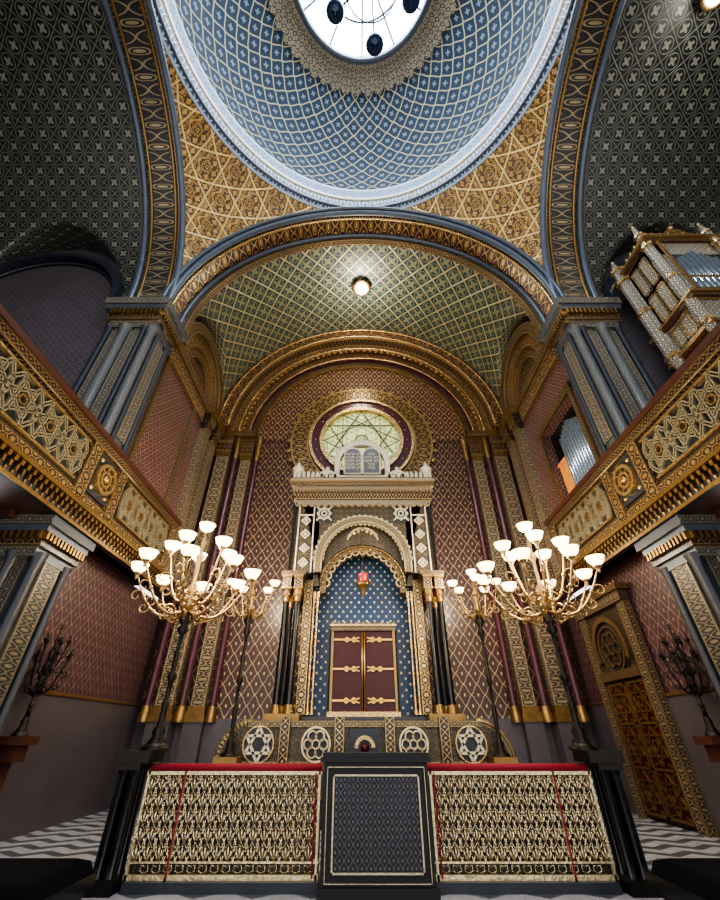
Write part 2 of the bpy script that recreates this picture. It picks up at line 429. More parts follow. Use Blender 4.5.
def radial(t0,t1,mat,lab,vrows,uN,pr=0,v0=0,lobe=0,nl=48):
    def fn(a,bb):
        tt=t0-(lobe*abs(sin(pi*nl*a)) if lobe else 0)
        t=tt+(t1-tt)*bb; r,z=dprof(t); return ((r-pr)*cos(T2*a),DC+(r-pr)*sin(T2*a),z-pr),(a*uN,v0+bb*vrows)
    return ceil(B().grid(fn,480 if lobe else 180,24),mat,lab)
radial(0,.13,'domelace','pale blue lace band at the foot of the dome',1,40,.04)
radial(.12,.86,'dome','blue dome with silver and gold ogee lattice',14,NS)
radial(.85,1.0,'dometop','gilded lobed lace ring round the skylight',1.3,32,.04,lobe=.03,nl=48)
ro,zo=dprof(1.0)
w=thing('window_1','round skylight with pale bluish glass and radiating bars','skylight',(0,DC,zo),kind='structure')
b=B(); b.rev([(ro+.1,0),(ro-.05,0),(ro-.08,.5),(ro+.2,.9)],0,DC,zo-.1,64)
b.tube([((ro-.02)*cos(T2*i/64),DC+(ro-.02)*sin(T2*i/64),zo-.05) for i in range(64)],.1,8,0,True)
mk('frame',b,'slate',w)
b=B(); b.rev([(.001,0),(ro+.2,0)],0,DC,zo+.7,64); mk('glass',b,'sky',w)
b=B()
for i in range(6):
    a=pi*i/6; b.tube([(ro*cos(a),DC+ro*sin(a),zo+.55),(-ro*cos(a),DC-ro*sin(a),zo+.55)],.035,6)
for r in (.8,1.6): b.tube([(r*cos(T2*i/40),DC+r*sin(T2*i/40),zo+.55) for i in range(40)],.035,6,0,True)
mk('glazing_bar',b,'slate',w)
g=thing('chandelier','dark metal hanging chandelier with blue glass globes below the skylight','chandelier',(.3,1.9,zo-1.6))
cx,cy,cz=.3,1.9,zo-1.6
b=B(); b.tube([(cx,cy,cz-.1),(cx,cy,zo+.6)],.03); 
for i in range(5):
    a=pi/2-.1+T2*i/5; b.tube([(cx,cy,cz+.6),(cx+.7*cos(a),cy+.7*sin(a),cz+.7),(cx+1.35*cos(a),cy+1.35*sin(a),cz+.25)],.03)
b.tube([(cx+.9*cos(T2*i/30),cy+.9*sin(T2*i/30),cz+.6) for i in range(30)],.025,6,0,True)
mk('frame',b,'iron',g)
for i in range(5):
    a=pi/2-.1+T2*i/5; mk('globe',B().sph((cx+1.35*cos(a),cy+1.35*sin(a),cz),.33,16),'globe',g)
def ceillamp(x,y,z,q=1):
    t=thing('ceiling_lamp','small round glowing lamp with gilded rim on the vault','lamp',(x,y,z),group='vault lamps')
    mk('rim',B().rev([(.38*q,.1),(.42*q,0),(.3*q,-.06),(.26*q,0)],x,y,z,24),'gold',t)
    mk('glass',B().rev([(.28*q,.0),(.24*q,-.12),(.12*q,-.2),(.001,-.22)],x,y,z,24),'lampglow',t)
    mk('canopy',B().rev([(.001,.25),(.3*q,.2),(.38*q,.1)],x,y,z,24),'gold',t)
ceillamp(0,10.75,SP+WA-.25); ceillamp(9.7,1.7,SP+W-.25,.8)
light('vault_light',(0,10.75,SP+WA-1.3),320,(1,.92,.78),.3); light('arm_light',(9.7,1.7,SP+W-1.2),80,(1,.93,.82),.3)
# ---------------------------------------------------------------- piers
for s,nm in SIDES:
    P=thing('pier','tall slate blue and gilt crossing pier with engaged shafts','pillar',(s*6.8,8,0),group='crossing piers')
    b=B(); b.box(s*6.45,s*7.5,D1+.05,D2+.1,0,5.15,0).box(s*6.35,s*7.6,D1-.05,D2+.2,0,.9,0)
    mk('base',b,['slated'],P)
    b=B(); b.box(s*6.15,s*7.45,D1,D2,7.1,11.4,0); mk('body',b,['slatep'],P)
    for bx in ((6.1,6.15,D1+.3,D2-.3,7.6,11.1),(6.5,6.78,D1-.03,D1,7.4,11.2),(7.08,7.32,D1-.03,D1,7.4,11.2),(6.4,6.45,D1+.3,D2-.2,1.0,4.5),(6.55,6.75,D1,D1+.05,1.0,4.5),(6.95,7.3,D1,D1+.05,1,4.5)):
        mk('carved_panel',B().box(s*bx[0],s*bx[1],bx[2],bx[3],bx[4],bx[5],0,'z'),['bblue' if bx[4]>5 else 'bpier'],P)
    for (x,y,z0,z1,r) in ((6.2,D1+.02,7.1,11.3,.11),(6.4,D1-.03,7.1,11.3,.07),(6.93,D1-.05,7.1,11.3,.13),(7.42,D1-.03,7.1,11.3,.08),(6.12,D1+.22,7.1,11.3,.06),(6.12,D2-.2,7.1,11.3,.08),(6.42,D1+.1,.9,4.5,.1),(6.42,D2-.05,.9,4.5,.08),(6.85,D1,.9,4.5,.09)):
        b=B(); b.rev([(r*1.5,0),(r*1.5,.12),(r,.25),(r,z1-z0-.25),(r*1.5,z1-z0-.05),(r*1.6,z1-z0)],s*x,y,z0,14); mk('shaft',b,['slated' if (r<.09 or z0<5) else 'slatep'],P)
    for z0,z1 in ((11.3,12.4),(4.4,5.15)):
        b=B()
        h=z1-z0; ox=0 if z0>6 else .3
        b.box(s*(6.08+ox),s*7.5,D1-.08,D2+.05,z0,z0+h*.25,0,'x').box(s*(6.0+ox),s*7.6,D1-.16,D2+.1,z0+h*.25,z0+h*.6,1,'x').box(s*(5.92+ox),s*7.7,D1-.25,D2+.15,z0+h*.6,z0+h*.75,2).box(s*(5.84+ox),s*7.75,D1-.32,D2+.2,z0+h*.75,z1,0,'x')
        for i in range(12):
            y=D1-.2+i*.11; b.box(s*(5.9+ox),s*(6.02+ox),y,y+.06,z0+h*.4,z0+h*.6,3)
            x=6.0+ox+i*.13; 
            if x<7.5: b.box(s*x,s*(x+.07),D1-.27,D1-.15,z0+h*.4,z0+h*.6,3)
        mk('capital',b,['bblue','bgold2','slate','golddark'],P)
# ---------------------------------------------------------------- galleries
for s,nm in SIDES:
    G=thing('gallery','carved and gilded gallery with interlace parapet along the side wall','gallery',(s*6.4,4,5.1),group='side galleries')
    Y0,Y1=-4,12.0
    b=B(); b.box(s*6.15,s*6.85,Y0,Y1,5.2,5.5); b.box(s*6.85,s*13.6,Y0,D1,5.2,5.5); 
    for i in range(12):
        y=Y0+i*1.0; b.box(s*6.9,s*13,y,y+.2,5.05,5.2)
    mk('floor_slab',b,'wood',G)
    b=B(); b.box(s*6.1,s*6.3,Y0,Y1,5.75,6.95,0); mk('parapet',b,'gpanel2',G)
    ys=[(-3.5,-.2),(.3,3.4),(3.9,7.2),(8.7,11.6)]
    for y0,y1 in ys: 
        b=B(); b.box(s*6.06,s*6.1,y0+.15,y1-.15,5.9,6.85,0)
        mk('interlace_panel',b,'gpanel',G)
        T=lambda p,s=s:(s*p[1],p[0],p[2]); b=B(T)
        n=max(3,round((y1-y0-.3)/.72)); st=(y1-y0-.3)/n; zc=6.375; H=.42
        def L(a,c,w=.04,m=0):
            dx,dz=c[0]-a[0],c[1]-a[1]; l=sqrt(dx*dx+dz*dz); ox,oz=-dz/l*w*.7,dx/l*w*.7
            b.strip((a[0]+ox,a[1]+oz),(c[0]+ox,c[1]+oz),w*.6,6.0,6.06,m); b.strip((a[0]-ox,a[1]-oz),(c[0]-ox,c[1]-oz),w*.6,6.0,6.06,m)
        for z in (5.92,6.83): b.strip((y0+.15,z),(y1-.15,z),.05,6.0,6.06,1)
        for i in range(n):
            c=y0+.15+st*(i+.5); h=st/2
            q=.36
            for o in (0,pi):
                P=[(c+q*.92*cos(o+T2*j/3),zc+q*sin(o+T2*j/3)) for j in range(3)]
                for j in range(3): L(P[j],P[(j+1)%3])
            b.ring(c,zc,.08,.11,6.0,6.06,0,T2,6,1)
            for sx in (-1,1):
                for sz in (-1,1):
                    L((c+sx*.165,zc+sz*.31),(c+sx*h*.55,zc+sz*(H+.02))); L((c+sx*h,zc+sz*.2),(c+sx*h*.55,zc+sz*(H+.02)))
                    L((c+sx*.33,zc),(c+sx*h,zc+sz*.2))
        mk('strapwork',b,['strap','gold'],G)
    for y in (-3.7,.05,3.65,7.3,8.5,11.75):
        mk('post',B().box(s*5.98,s*6.12,y-.16,y+.16,5.7,7.0,0,'z'),'bgold',G)
    T=lambda p,s=s:(s*p[1],p[0],p[2])
    b=B(T); b.ring(7.9,6.38,.28,.36,5.93,6.1,0,T2,28).ring(7.9,6.38,.13,.2,5.95,6.1,0,T2,24); b.box(7.5,8.3,6.03,6.1,5.9,6.85,1); b.sph((7.9,5.98,6.38),.09,10)
    for k in range(8): b.strip((7.9+.12*cos(pi/4*k),6.38+.12*sin(pi/4*k)),(7.9+.3*cos(pi/4*k),6.38+.3*sin(pi/4*k)),.035,5.97,6.05)
    for k in range(4):
        a=pi/4+pi/2*k; b.sph((7.9+.44*cos(a)*.9,6.03,6.38+.5*sin(a)),.06,8)
    mk('roundel',b,['gold','slated'],G)
    b=B(); b.box(s*5.9,s*6.45,Y0,Y1,7.12,7.25,0).box(s*5.96,s*6.4,Y0,Y1,6.95,7.12,1,'y'); mk('rail',b,['wood','bgold2'],G)
    b=B(); b.box(s*6.0,s*6.3,Y0,Y1,5.58,5.78,0,'y').box(s*5.93,s*6.2,Y0,Y1,5.5,5.58,1).box(s*6.1,s*6.2,Y0,Y1,5.15,5.5,2)
    mk('cornice',b,['bgold','golddark','slated'],G)
    b=B()
    n=int((Y1-Y0)/.16)
    for i in range(n):
        y=Y0+i*.16; b.box(s*5.98,s*6.1,y,y+.07,5.41,5.5,0); b.box(s*6.03,s*6.12,y+.01,y+.06,5.3,5.41,0)
        if y>1: b.rev([(.001,-.1),(.025,-.06),(.035,0)],s*6.09,y+.035,5.3,6,0)
    b.box(s*6.06,s*6.12,Y0,Y1,5.15,5.22,0)
    mk('dentil_course',b,'golddark',G,kind='stuff')
    for y in (12.15,12.95):
        p=thing('pilaster','gilded carved wall pilaster with stepped capital','pilaster',(s*6.2,y,5.2),group='side wall pilasters')
        mk('shaft',B().box(s*6.05,s*WA,y,y+.45,5.6,11.3,0,'z'),'shaft',p)
        mk('base',B().box(s*5.98,s*WA,y-.05,y+.5,5.2,5.6,0,'y'),'bgold2',p)
        mk('capital',B().box(s*6.02,s*WA,y-.02,y+.47,11.3,11.6,0,'y').box(s*5.94,s*WA,y-.08,y+.53,11.6,12.0,0,'y').box(s*5.86,s*WA,y-.12,y+.57,12.0,12.4,1),['bgold2','golddark'],p)
    for y in (12.77,13.55):
        p=thing('engaged_column','slender maroon engaged column with gilded rings','column',(s*6.2,y,5.2),group='slender engaged columns')
        mk('shaft',B().rev([(.08,0),(.08,6)],s*6.2,y,5.5,12),'maroon',p)
        mk('capital',B().rev([(.1,0),(.11,.1),(.1,.2),(.12,.5),(.13,.7)],s*6.2,y,11.3,12),'gold',p)
        mk('base',B().rev([(.13,0),(.13,.1),(.09,.3)],s*6.2,y,5.2,12),'gold',p)
# ---------------------------------------------------------------- back wall pilasters
for s,nm in SIDES:
    for (x0,x1,yf) in ((4.75,5.2,14.2),(5.6,6.15,13.9)):
        p=thing('pilaster','tall carved gilt pilaster on the lattice wall','pilaster',(s*(x0+x1)/2,14.3,0),group='end wall pilasters')
        mk('shaft',B().box(s*x0,s*x1,yf,XB-.01,2.3,11.2,0,'z'),'shaft',p)
        mk('base',B().box(s*(x0-.05),s*(x1+.05),yf-.08,XB-.01,0,1.9,0).box(s*(x0-.08),s*(x1+.08),yf-.12,XB-.01,1.9,2.1,1).box(s*(x0-.03),s*(x1+.03),yf-.05,XB-.01,2.1,2.3,1),['dado','golddark'],p)
        mk('capital',B().box(s*(x0-.03),s*(x1+.03),yf-.04,XB-.01,11.2,11.4,1).box(s*(x0-.06),s*(x1+.06),yf-.08,XB-.01,11.4,11.9,0,'x').box(s*(x0-.1),s*(x1+.1),yf-.16,XB-.01,11.9,12.15,0,'x').box(s*(x0-.12),s*(x1+.12),yf-.22,XB-.01,12.15,12.4,1),['bgold2','golddark'],p)
    for (x,y) in ((5.4,14.1),(6.35,13.9),(4.55,14.32)):
        p=thing('engaged_column','slender maroon engaged column with gilded rings','column',(s*x,y,1.9),group='slender engaged columns')
        mk('shaft',B().rev([(.11,0),(.11,4.2),(.15,4.25),(.15,4.4),(.11,4.45),(.11,9)],s*x,y,2.2,14),'maroon',p)
        mk('capital',B().rev([(.11,0),(.14,.05),(.12,.2),(.16,.6),(.17,.9),(.17,1.1)],s*x,y,11.2,14),'golddark',p)
        mk('base',B().rev([(.17,0),(.17,.15),(.13,.3),(.12,.4)],s*x,y,1.9,14),'golddark',p)
b=B(); b.ring(0,SP,4.78,5.0,14.32,XB,n=64,mi=0)
b.ring(0,SP,5.06,5.3,14.05,XB,n=64,mi=1); b.ring(0,SP,5.3,5.65,13.7,XB,n=64,mi=2,mis=0); b.ring(0,SP,5.65,6.5,13.2,XB,n=64,mi=1,mis=0)
b.ring(0,SP,4.98,5.1,14.2,XB,n=64,mi=3)
trim(b,['bgold2','bred','bgold','maroon'],'stepped gilded arches framing the rose window wall','arch')
b=B()
n_=54
for i in range(n_):
    t=pi*(i+.5)/n_
    b.ring(4.74*cos(t),SP+4.74*sin(t),.075,.125,14.3,14.42,t+pi/2,t+3*pi/2,8,0)
    b.ring(5.3*cos(t),SP+5.3*sin(t),.09,.145,13.66,13.76,t+pi/2,t+3*pi/2,8,0)
    b.sph((5.14*cos(t),13.72,SP+5.14*sin(t)),.04,6,0)
for r,y in ((5.0,14.05),(5.34,13.7),(5.68,13.2),(6.1,13.15)):
    b.tube([(r*cos(pi*i/64),y,SP+r*sin(pi*i/64)) for i in range(65)],.04,6,0)
trim(b,['gold'],'gilded scallops and rope mouldings on the arch')
b=B()
for s in (-1,1): b.box(s*4.6,s*6.3,13.7,XB,12.2,12.42,0,'x')
trim(b,['bgold2'],'gilded impost moulding')
b=B(); b.rev([(.01,0),(4.78,0)],0,0,0,64); b.v=[(x,14.45,SP+y) for x,y,z in b.v]; b.uv=[[(b.v[i][0],b.v[i][2]) for i in f] for f in b.f]
keep=[k for k,f in enumerate(b.f) if sum(b.v[i][2] for i in f)/len(f)>SP-.01]
b.f=[b.f[k] for k in keep]; b.uv=[b.uv[k] for k in keep]; b.mi=[b.mi[k] for k in keep]; b.sm=[b.sm[k] for k in keep]
trim(b,['lunette'],'gilded scale pattern field round the rose window','wall')
# rose window
ZC=SP-.08
w=thing('window_2','round rose window of pale yellow green glass with star tracery','window',(0,14.3,ZC),kind='structure')
glass=pat('rose_glass',hx('#dde0a0'),hx('#6f7a52'),F_girih(.87,.25),.02,F_hexring(.29,(1.4,-.9)),.06,hx('#adb676'),metal=0,bump=0,var=.2)
gb=glass.node_tree.nodes['Principled BSDF']; src=gb.inputs['Base Color'].links[0].from_socket
glass.node_tree.links.new(src,gb.inputs['Emission Color']); gb.inputs['Emission Strength'].default_value=.75
b=B(); b.rev([(.01,0),(1.75,0)],0,0,0,48); b.v=[(x,14.38,ZC+y) for x,y,z in b.v]; b.uv=[[(b.v[i][0],b.v[i][2]-ZC) for i in f] for f in b.f]
mk('glass',b,glass,w)
b=B(); b.ring(0,ZC,1.68,1.86,14.15,14.42,0,T2,64,mi=0); b.ring(0,ZC,2.22,2.34,14.15,14.42,0,T2,64,mi=0)
for i in range(24):
    t=T2*i/24; b.sph((2.04*cos(t),14.25,ZC+2.04*sin(t)),.05,6)
mk('inner_frame',b,'gold',w)
b=B(); b.ring(0,ZC,1.86,2.22,14.25,14.42,0,T2,64); mk('maroon_ring',b,'maroon',w)
b=B(); b.ring(0,ZC,2.34,3.2,14.3,14.42,0,T2,72); 
for i in range(40):
    t=T2*i/40; b.sph((3.25*cos(t),14.36,ZC+3.25*sin(t)),.1,8)
mk('lace_ring',b,'bgold',w)
b=B()
M['trac']=plain('olive_tracery',hx('#5a6448'),.5,.1)
def starN(b,n,k,r,w_,rot=0):
    P=[(r*cos(rot+T2*i/n),ZC+r*sin(rot+T2*i/n)) for i in range(n)]
    for i in range(n): b.strip(P[i],P[(i+k)%n],w_,14.3,14.34)
starN(b,6,2,1.7,.045,pi/2); starN(b,6,2,1.7,.035,0); starN(b,6,1,.98,.035,0)
b.ring(0,ZC,.28,.32,14.3,14.35,0,T2,24)
mk('tracery',b,'trac',w)
# ---------------------------------------------------------------- ark platform and balustrade
b=B().box(-3.7,3.7,11.66,14.18,0,.95); b.box(-2.7,2.7,11.3,11.66,0,.5)
mk('ark_platform',b,'slated',label='dark raised stone platform beneath the ark',cat='platform')
A=thing('ark_balustrade','carved stone and gilt balustrade with stars and rosettes before the ark','balustrade',(0,11.8,.95))
b=B()
b.box(-2.75,2.75,11.72,11.9,.95,1.75,0); b.box(-2.8,2.8,11.66,11.96,1.75,1.88,1,'x'); b.box(-3.5,3.5,11.68,11.95,.95,1.1,1,'x')
for s in (-1,1):
    pts=[(s*2.7,1.1)]+[(s*(2.7+.75*sin(pi/2*i/10)),1.1+.75*cos(pi/2*i/10)) for i in range(11)]
    f=[(x,11.72,z) for x,z in pts]; k=[(x,11.9,z) for x,z in pts]; b.poly(f); b.poly(k)
    b.tube([(x,11.8,z) for x,z in pts[1:]],.1,8,1)
    sc=[(s*(3.5+.13*(1-q/16)*cos(q*.55)-.13),11.78,1.24+.13*(1-q/16)*sin(q*.55)) for q in range(14)]
    b.tube(sc,.035,6,1)
mk('body',b,['stonefil','bstone'],A)
def star6(b,cx,cz,r,w,y0,y1):
    for o in (pi/2,-pi/2):
        p=[(cx+r*cos(o+T2*i/3),cz+r*sin(o+T2*i/3)) for i in range(3)]
        for i in range(3): b.strip(p[i],p[(i+1)%3],w,y0,y1)
for x in (-2.5,2.5):
    b=B(); b.ring(x,1.42,.001,.36,11.69,11.72,0,T2,28,1); b.ring(x,1.42,.34,.37,11.64,11.72,0,T2,28,2); star6(b,x,1.42,.33,.055,11.62,11.7); mk('star_panel',b,['candle','slated','gold'],A)
for x in (-1.15,1.15):
    b=B(); b.ring(x,1.42,.001,.34,11.7,11.72,0,T2,28,1); b.ring(x,1.42,.31,.35,11.64,11.7,0,T2,28)
    for k in range(6): b.ring(x+.18*cos(pi/3*k),1.42+.18*sin(pi/3*k),.085,.115,11.62,11.7,0,T2,14)
    mk('rosette_panel',b,['goldp','slated'],A)
b=B(); b.box(-.35,.35,11.64,11.72,1.12,1.72,0).ring(0,1.35,.16,.24,11.58,11.68,0,pi,16,1); b.sph((0,11.62,1.35),.1,10,2); mk('niche_panel',b,['slated','gold','leaf'],A)
for x in (-1.9,-.6,.6,1.9): 
    b=B().box(x-.12,x+.12,11.6,11.74,1.0,1.95,0,'z'); mk('pier_strip',b,'bgold2',A)
# ---------------------------------------------------------------- the ark
K=thing('torah_ark','tall carved gilt ark with black columns and starry blue niche','ark',(0,13.3,.95))
b=B()
for s in (-1,1):
    b.box(s*1.75,s*2.6,12.55,14.3,.95,1.9,0).box(s*1.7,s*2.64,12.5,14.3,1.9,2.05,1)
b.box(-1.75,1.75,13.0,14.3,.95,2.0,0)
mk('pedestal',b,['bgold2','golddark'],K)
for s in (-1,1):
    for x,y in ((2.38,12.8),(2.03,12.75),(2.34,13.5)):
        c=B().rev([(.105,0),(.095,1.3),(.088,2.7)],s*x,y,2.25,14); mk('column',c,'black',K)
        mk('column_base',B().rev([(.16,0),(.16,.06),(.13,.1),(.14,.16),(.1,.22)],s*x,y,2.05,14),'golddark',K)
        b=B().rev([(.09,0),(.12,.04),(.1,.08),(.11,.15),(.14,.33),(.15,.38)],s*x,y,4.92,14)
        for k in range(8): b.sph((s*x+.12*cos(pi*k/4),y+.12*sin(pi*k/4),5.15),.032,6)
        mk('column_capital',b,'golddark',K)
    b=B()
    for x in (2.38,2.03):
        b.box(s*(x-.155),s*(x+.155),12.58,13.7,5.3,5.36,1).box(s*(x-.13),s*(x+.13),12.62,13.7,5.36,5.66,0,'z').box(s*(x-.16),s*(x+.16),12.56,13.7,5.66,5.74,1)
    b.box(s*1.8,s*2.58,12.56,13.7,5.74,5.86,0,'x')
    mk('entablature',b,['bgold2','golddark'],K)
    mk('colonnette',B().rev([(.08,0),(.045,.1),(.045,2.2),(.08,2.35),(.08,2.45)],s*2.38,12.74,5.86,10),'black',K)
    for x in (1.44,1.56): mk('inner_colonnette',B().rev([(.07,0),(.035,.15),(.035,2.9),(.06,3.1),(.07,3.3)],s*x,13.15,2.05,10),'gold',K)
    mk('jamb',B().box(s*1.62,s*1.9,13.15,13.8,2.05,5.74,0,'z'),'bgold',K)
yc=6.25; ra=1.5; n=32
pts=[(ra*cos(pi*i/n),yc+ra*sin(pi*i/n)) for i in range(n+1)]
b=B()
for y in (12.85,13.15):
    for i in range(n):
        (x0,z0),(x1,z1)=pts[i],pts[i+1]
        b.poly([(x0,y,z0),(x0 if i else 2.1,y,8.3),(x1 if i<n-1 else -2.1,y,8.3),(x1,y,z1)])
b.box(1.5,2.46,12.85,13.9,5.86,8.3).box(-2.46,-1.5,12.85,13.9,5.86,8.3)
mk('upper_body',b,'stonefil',K)
b=B(); b.ring(0,yc,1.38,1.56,12.72,13.0,0,pi,48,0)
for s in (-1,1): b.box(s*1.38,s*1.56,12.72,13.0,5.86,yc,0,'z')
for r,y in ((1.58,12.74),(1.36,12.72)): b.tube([(r,y,5.86)]+[(r*cos(pi*i/48),y,yc+r*sin(pi*i/48)) for i in range(49)]+[(-r,y,5.86)],.018,6,1)
for i in range(26):
    t=pi*(i+.5)/26; b.ring(1.34*cos(t),yc+1.34*sin(t),.04,.065,12.74,12.84,t+pi/2,t+3*pi/2,8,1)
    b.ring(1.6*cos(t),yc+1.6*sin(t),.03,.06,12.76,12.84,t-pi/2,t+pi/2,8,1)
mk('outer_arch',b,['bstone','goldp'],K)
b=B(); b.ring(0,5.5,1.22,1.42,13.2,13.7,-.12,pi+.12,48,mi=0,mis=1)
for i in range(15):
    t=pi*(i+.5)/15; b.ring(1.2*cos(t),5.5+1.2*sin(t),.085,.13,13.12,13.3,t+pi/2,t+3*pi/2,8,2)
b.tube([(1.42*cos(pi*i/48),13.2,5.5+1.42*sin(pi*i/48)) for i in range(49)],.03,6,2)
mk('inner_arch',b,['bgold','bgold2','gold'],K)
b=B()
for i in range(n):
    t0=pi*i/n;t1=pi*(i+1)/n
    b.poly([(1.4*cos(t0),13.02,5.5+1.4*sin(t0)),(1.56*cos(t0),13.02,yc+1.56*sin(t0)),(1.56*cos(t1),13.02,yc+1.56*sin(t1)),(1.4*cos(t1),13.02,5.5+1.4*sin(t1))])
for s in (-1,1): b.box(s*1.4,s*1.62,13.02,13.2,5.5,6.3,0)
for k in range(7): b.sph((-.45+.15*k,12.97,7.22+.07*(3-abs(k-3))),.07,8,1)
b.ring(0,6.95,.5,.56,12.95,13.02,.2,pi-.2,20,1)
mk('tympanum',b,['stonefil','goldp'],K)
for s in (-1,1):
    b=B()
    b.box(s*1.08,s*1.62,12.81,12.86,7.68,8.24,1)
    cx_=s*1.35
    for o in (0,pi/4):
        P=[(cx_+.25*cos(o+pi/2*k),7.96+.25*sin(o+pi/2*k)) for k in range(4)]
        for k in range(4): b.strip(P[k],P[(k+1)%4],.035,12.76,12.82)
    b.ring(cx_,7.96,.07,.11,12.76,12.82,0,T2,14)
    for (dx,dz) in ((-.22,.22),(.22,.22),(.22,-.22),(-.22,-.22)): b.strip((cx_+dx*.8,7.96+dz*.8),(cx_+dx*1.2,7.96+dz*1.2),.04,12.76,12.82)
    mk('spandrel_star',b,['candle','slated'],K)
    b=B().box(s*1.68,s*1.72,12.78,12.86,5.86,8.25,0).box(s*2.2,s*2.24,12.78,12.86,5.86,8.25,0).box(s*1.68,s*2.24,12.8,12.86,7.9,7.94,0)
    for z in (6.2,6.7,7.2,7.7):
        b.ring(s*1.96,z,.13,.17,12.78,12.86,0,T2,4,0).ring(s*1.96,z,.03,.06,12.78,12.86,0,T2,12,0)
    mk('side_tracery',b,'candle',K)
b=B(); b.box(-2.4,2.4,12.74,14.1,8.3,8.48,1,'x').box(-2.45,2.45,12.7,14.1,8.48,8.86,0,'x').box(-2.52,2.52,12.6,14.1,8.86,8.96,1).box(-2.58,2.58,12.54,14.1,8.96,9.14,0,'x').box(-2.62,2.62,12.48,14.1,9.14,9.24,1).box(-2.55,2.55,12.56,14.1,9.24,9.32,0,'x')
for i in range(42): b.box(-2.5+i*.12,-2.44+i*.12,12.54,12.64,8.76,8.86,1)
for i in range(20): b.ring(-2.28+i*.24,8.3,.08,.12,12.62,12.72,pi,T2,8,1)
mk('cornice',b,['bgold2','carved'],K)
b=B()
for i in range(31):
    x=-2.5+i*5/30; 
    if abs(x)>.95: b.box(x-.05,x+.05,12.6,12.68,9.3,9.5,0); b.sph((x,12.64,9.55),.06,8)
for s in (-1,1):
    b.rev([(.18,0),(.1,.1),(.06,.16),(.2,.35),(.22,.5),(.1,.6),(.04,.75),(.001,.85)],s*2.4,12.75,9.3,14)
    b.ring(s*1.3,9.3,.2,.36,12.6,12.75,0,pi,16); b.sph((s*1.3,12.66,9.74),.08,8)
b.ring(0,10.05,.86,1.04,12.72,12.95,0,pi,30); b.box(-1.1,1.1,12.7,13.0,9.3,9.5)
for s in (-1,1): b.box(s*.86,s*1.04,12.72,12.95,9.4,10.05); b.rev([(.1,0),(.12,.1),(.04,.2),(.001,.45)],s*.95,12.82,10.3,8)
for i in range(15): 
    t=pi*(i+.5)/15; b.sph((1.1*cos(t),12.82,10.05+1.1*sin(t)),.08,8)
b.rev([(.08,0),(.15,.15),(.03,.28),(.001,.6)],0,12.82,11.08,10)
mk('cresting',b,'candle',K)
for s in (-1,1):
    b=B(); c=s*.35
    b.box(c-.31,c+.31,12.6,12.72,9.5,10.35,0); b.ring(c,10.35,.001,.31,12.6,12.72,0,pi,20,0)
    t=mk('tablet',b,'tabletg',K)
    b=B(); 
    for a in (c-.32,c+.32): b.tube([(a,12.6,9.5),(a,12.6,10.35)],.025,6)
    b.tube([(c+.32*cos(pi*i/16),12.6,10.35+.32*sin(pi*i/16)) for i in range(17)],.025,6); b.tube([(c-.32,12.6,9.5),(c+.32,12.6,9.5)],.025,6)
    mk('tablet_frame',b,'candle',K)
    words=['אנכי','לא יהיה','לא תשא','זכור','כבד'] if s>0 else ['לא תרצח','לא תנאף','לא תגנב','לא תענה','לא תחמד']
    cu=bpy.data.curves.new('inscription_text','FONT'); cu.body='\n'.join(wd[::-1] for wd in words); cu.size=.165; cu.align_x='CENTER'; cu.extrude=.004; cu.space_line=.95
    o=bpy.data.objects.new('inscription_tmp',cu); COL.objects.link(o)
    dg=bpy.context.evaluated_depsgraph_get(); me=bpy.data.meshes.new_from_object(o.evaluated_get(dg)); bpy.data.objects.remove(o)
    me.materials.clear(); me.materials.append(M['candle'])
    o=bpy.data.objects.new('inscription',me); COL.objects.link(o); o.parent=K
    o.location=Vector((c,12.59,10.33))-K.location; o.rotation_euler=(pi/2,0,0)
b=B(); b.box(-1.65,1.65,14.0,14.1,2.0,5.6,0)
b.box(-1.7,-1.6,13.3,14.0,2.0,5.6,0).box(1.6,1.7,13.3,14.0,2.0,5.6,0)
def fn(a,bb):
    t=pi*a; return (1.6*cos(t),13.3+.8*bb,5.55+1.6*sin(t)),(t*1.6,.9*bb)
b.grid(fn,24,2,0)
pts=[(1.6*cos(pi*i/24),14.02,5.55+1.6*sin(pi*i/24)) for i in range(25)]; b.poly(pts,[(p[0],p[2]) for p in pts],0)
mk('niche',b,['stars'],K)
b=B(); b.box(-.98,-.91,13.45,13.8,2.05,4.3,0).box(.91,.98,13.45,13.8,2.05,4.3,0).box(-1.0,1.0,13.42,13.8,4.25,4.38,3,'x').box(-1.04,1.04,13.42,13.8,2.0,2.13,1).box(-1.04,1.04,13.38,13.8,4.38,4.44,1); b.box(-.92,.92,13.75,13.98,2.1,4.3,2)
for s in (-1,1): b.box(s*.98,s*1.04,13.5,13.8,2.1,4.3,2)
for i in range(11): b.sph((-.95+.19*i,13.42,4.48),.045,6,1)
mk('door_frame',b,['golddark','gold','dark','bgold2'],K)
M['hinge']=plain('bright_brass',hx('#d8a850'),.28,.8,ns=20,var=.3)
for s in (-1,1):
    d=mk('door',B().box(s*.015,s*.91,13.52,13.6,2.13,4.25,0).box(s*.11,s*.8,13.5,13.52,2.3,3.1,0).box(s*.11,s*.8,13.5,13.52,3.3,4.1,0),['leaf'],K)
    for z in (2.4,3.2,4.0):
        b=B(); b.strip((s*.9,z),(s*.28,z),.045,13.46,13.5); b.ring(s*.28,z,.035,.075,13.46,13.5,0,T2,14); b.ring(s*.5,z,.035,.07,13.46,13.5,0,T2,14)
        b.strip((s*.28,z),(s*.12,z+.06),.03,13.46,13.5); b.strip((s*.28,z),(s*.12,z-.06),.03,13.46,13.5)
        mk('hinge',b,'hinge',d)
    b=B(); b.tube([(s*.035,13.47,2.13),(s*.035,13.47,4.25)],.016,6); mk('edge_strip',b,'hinge',d)
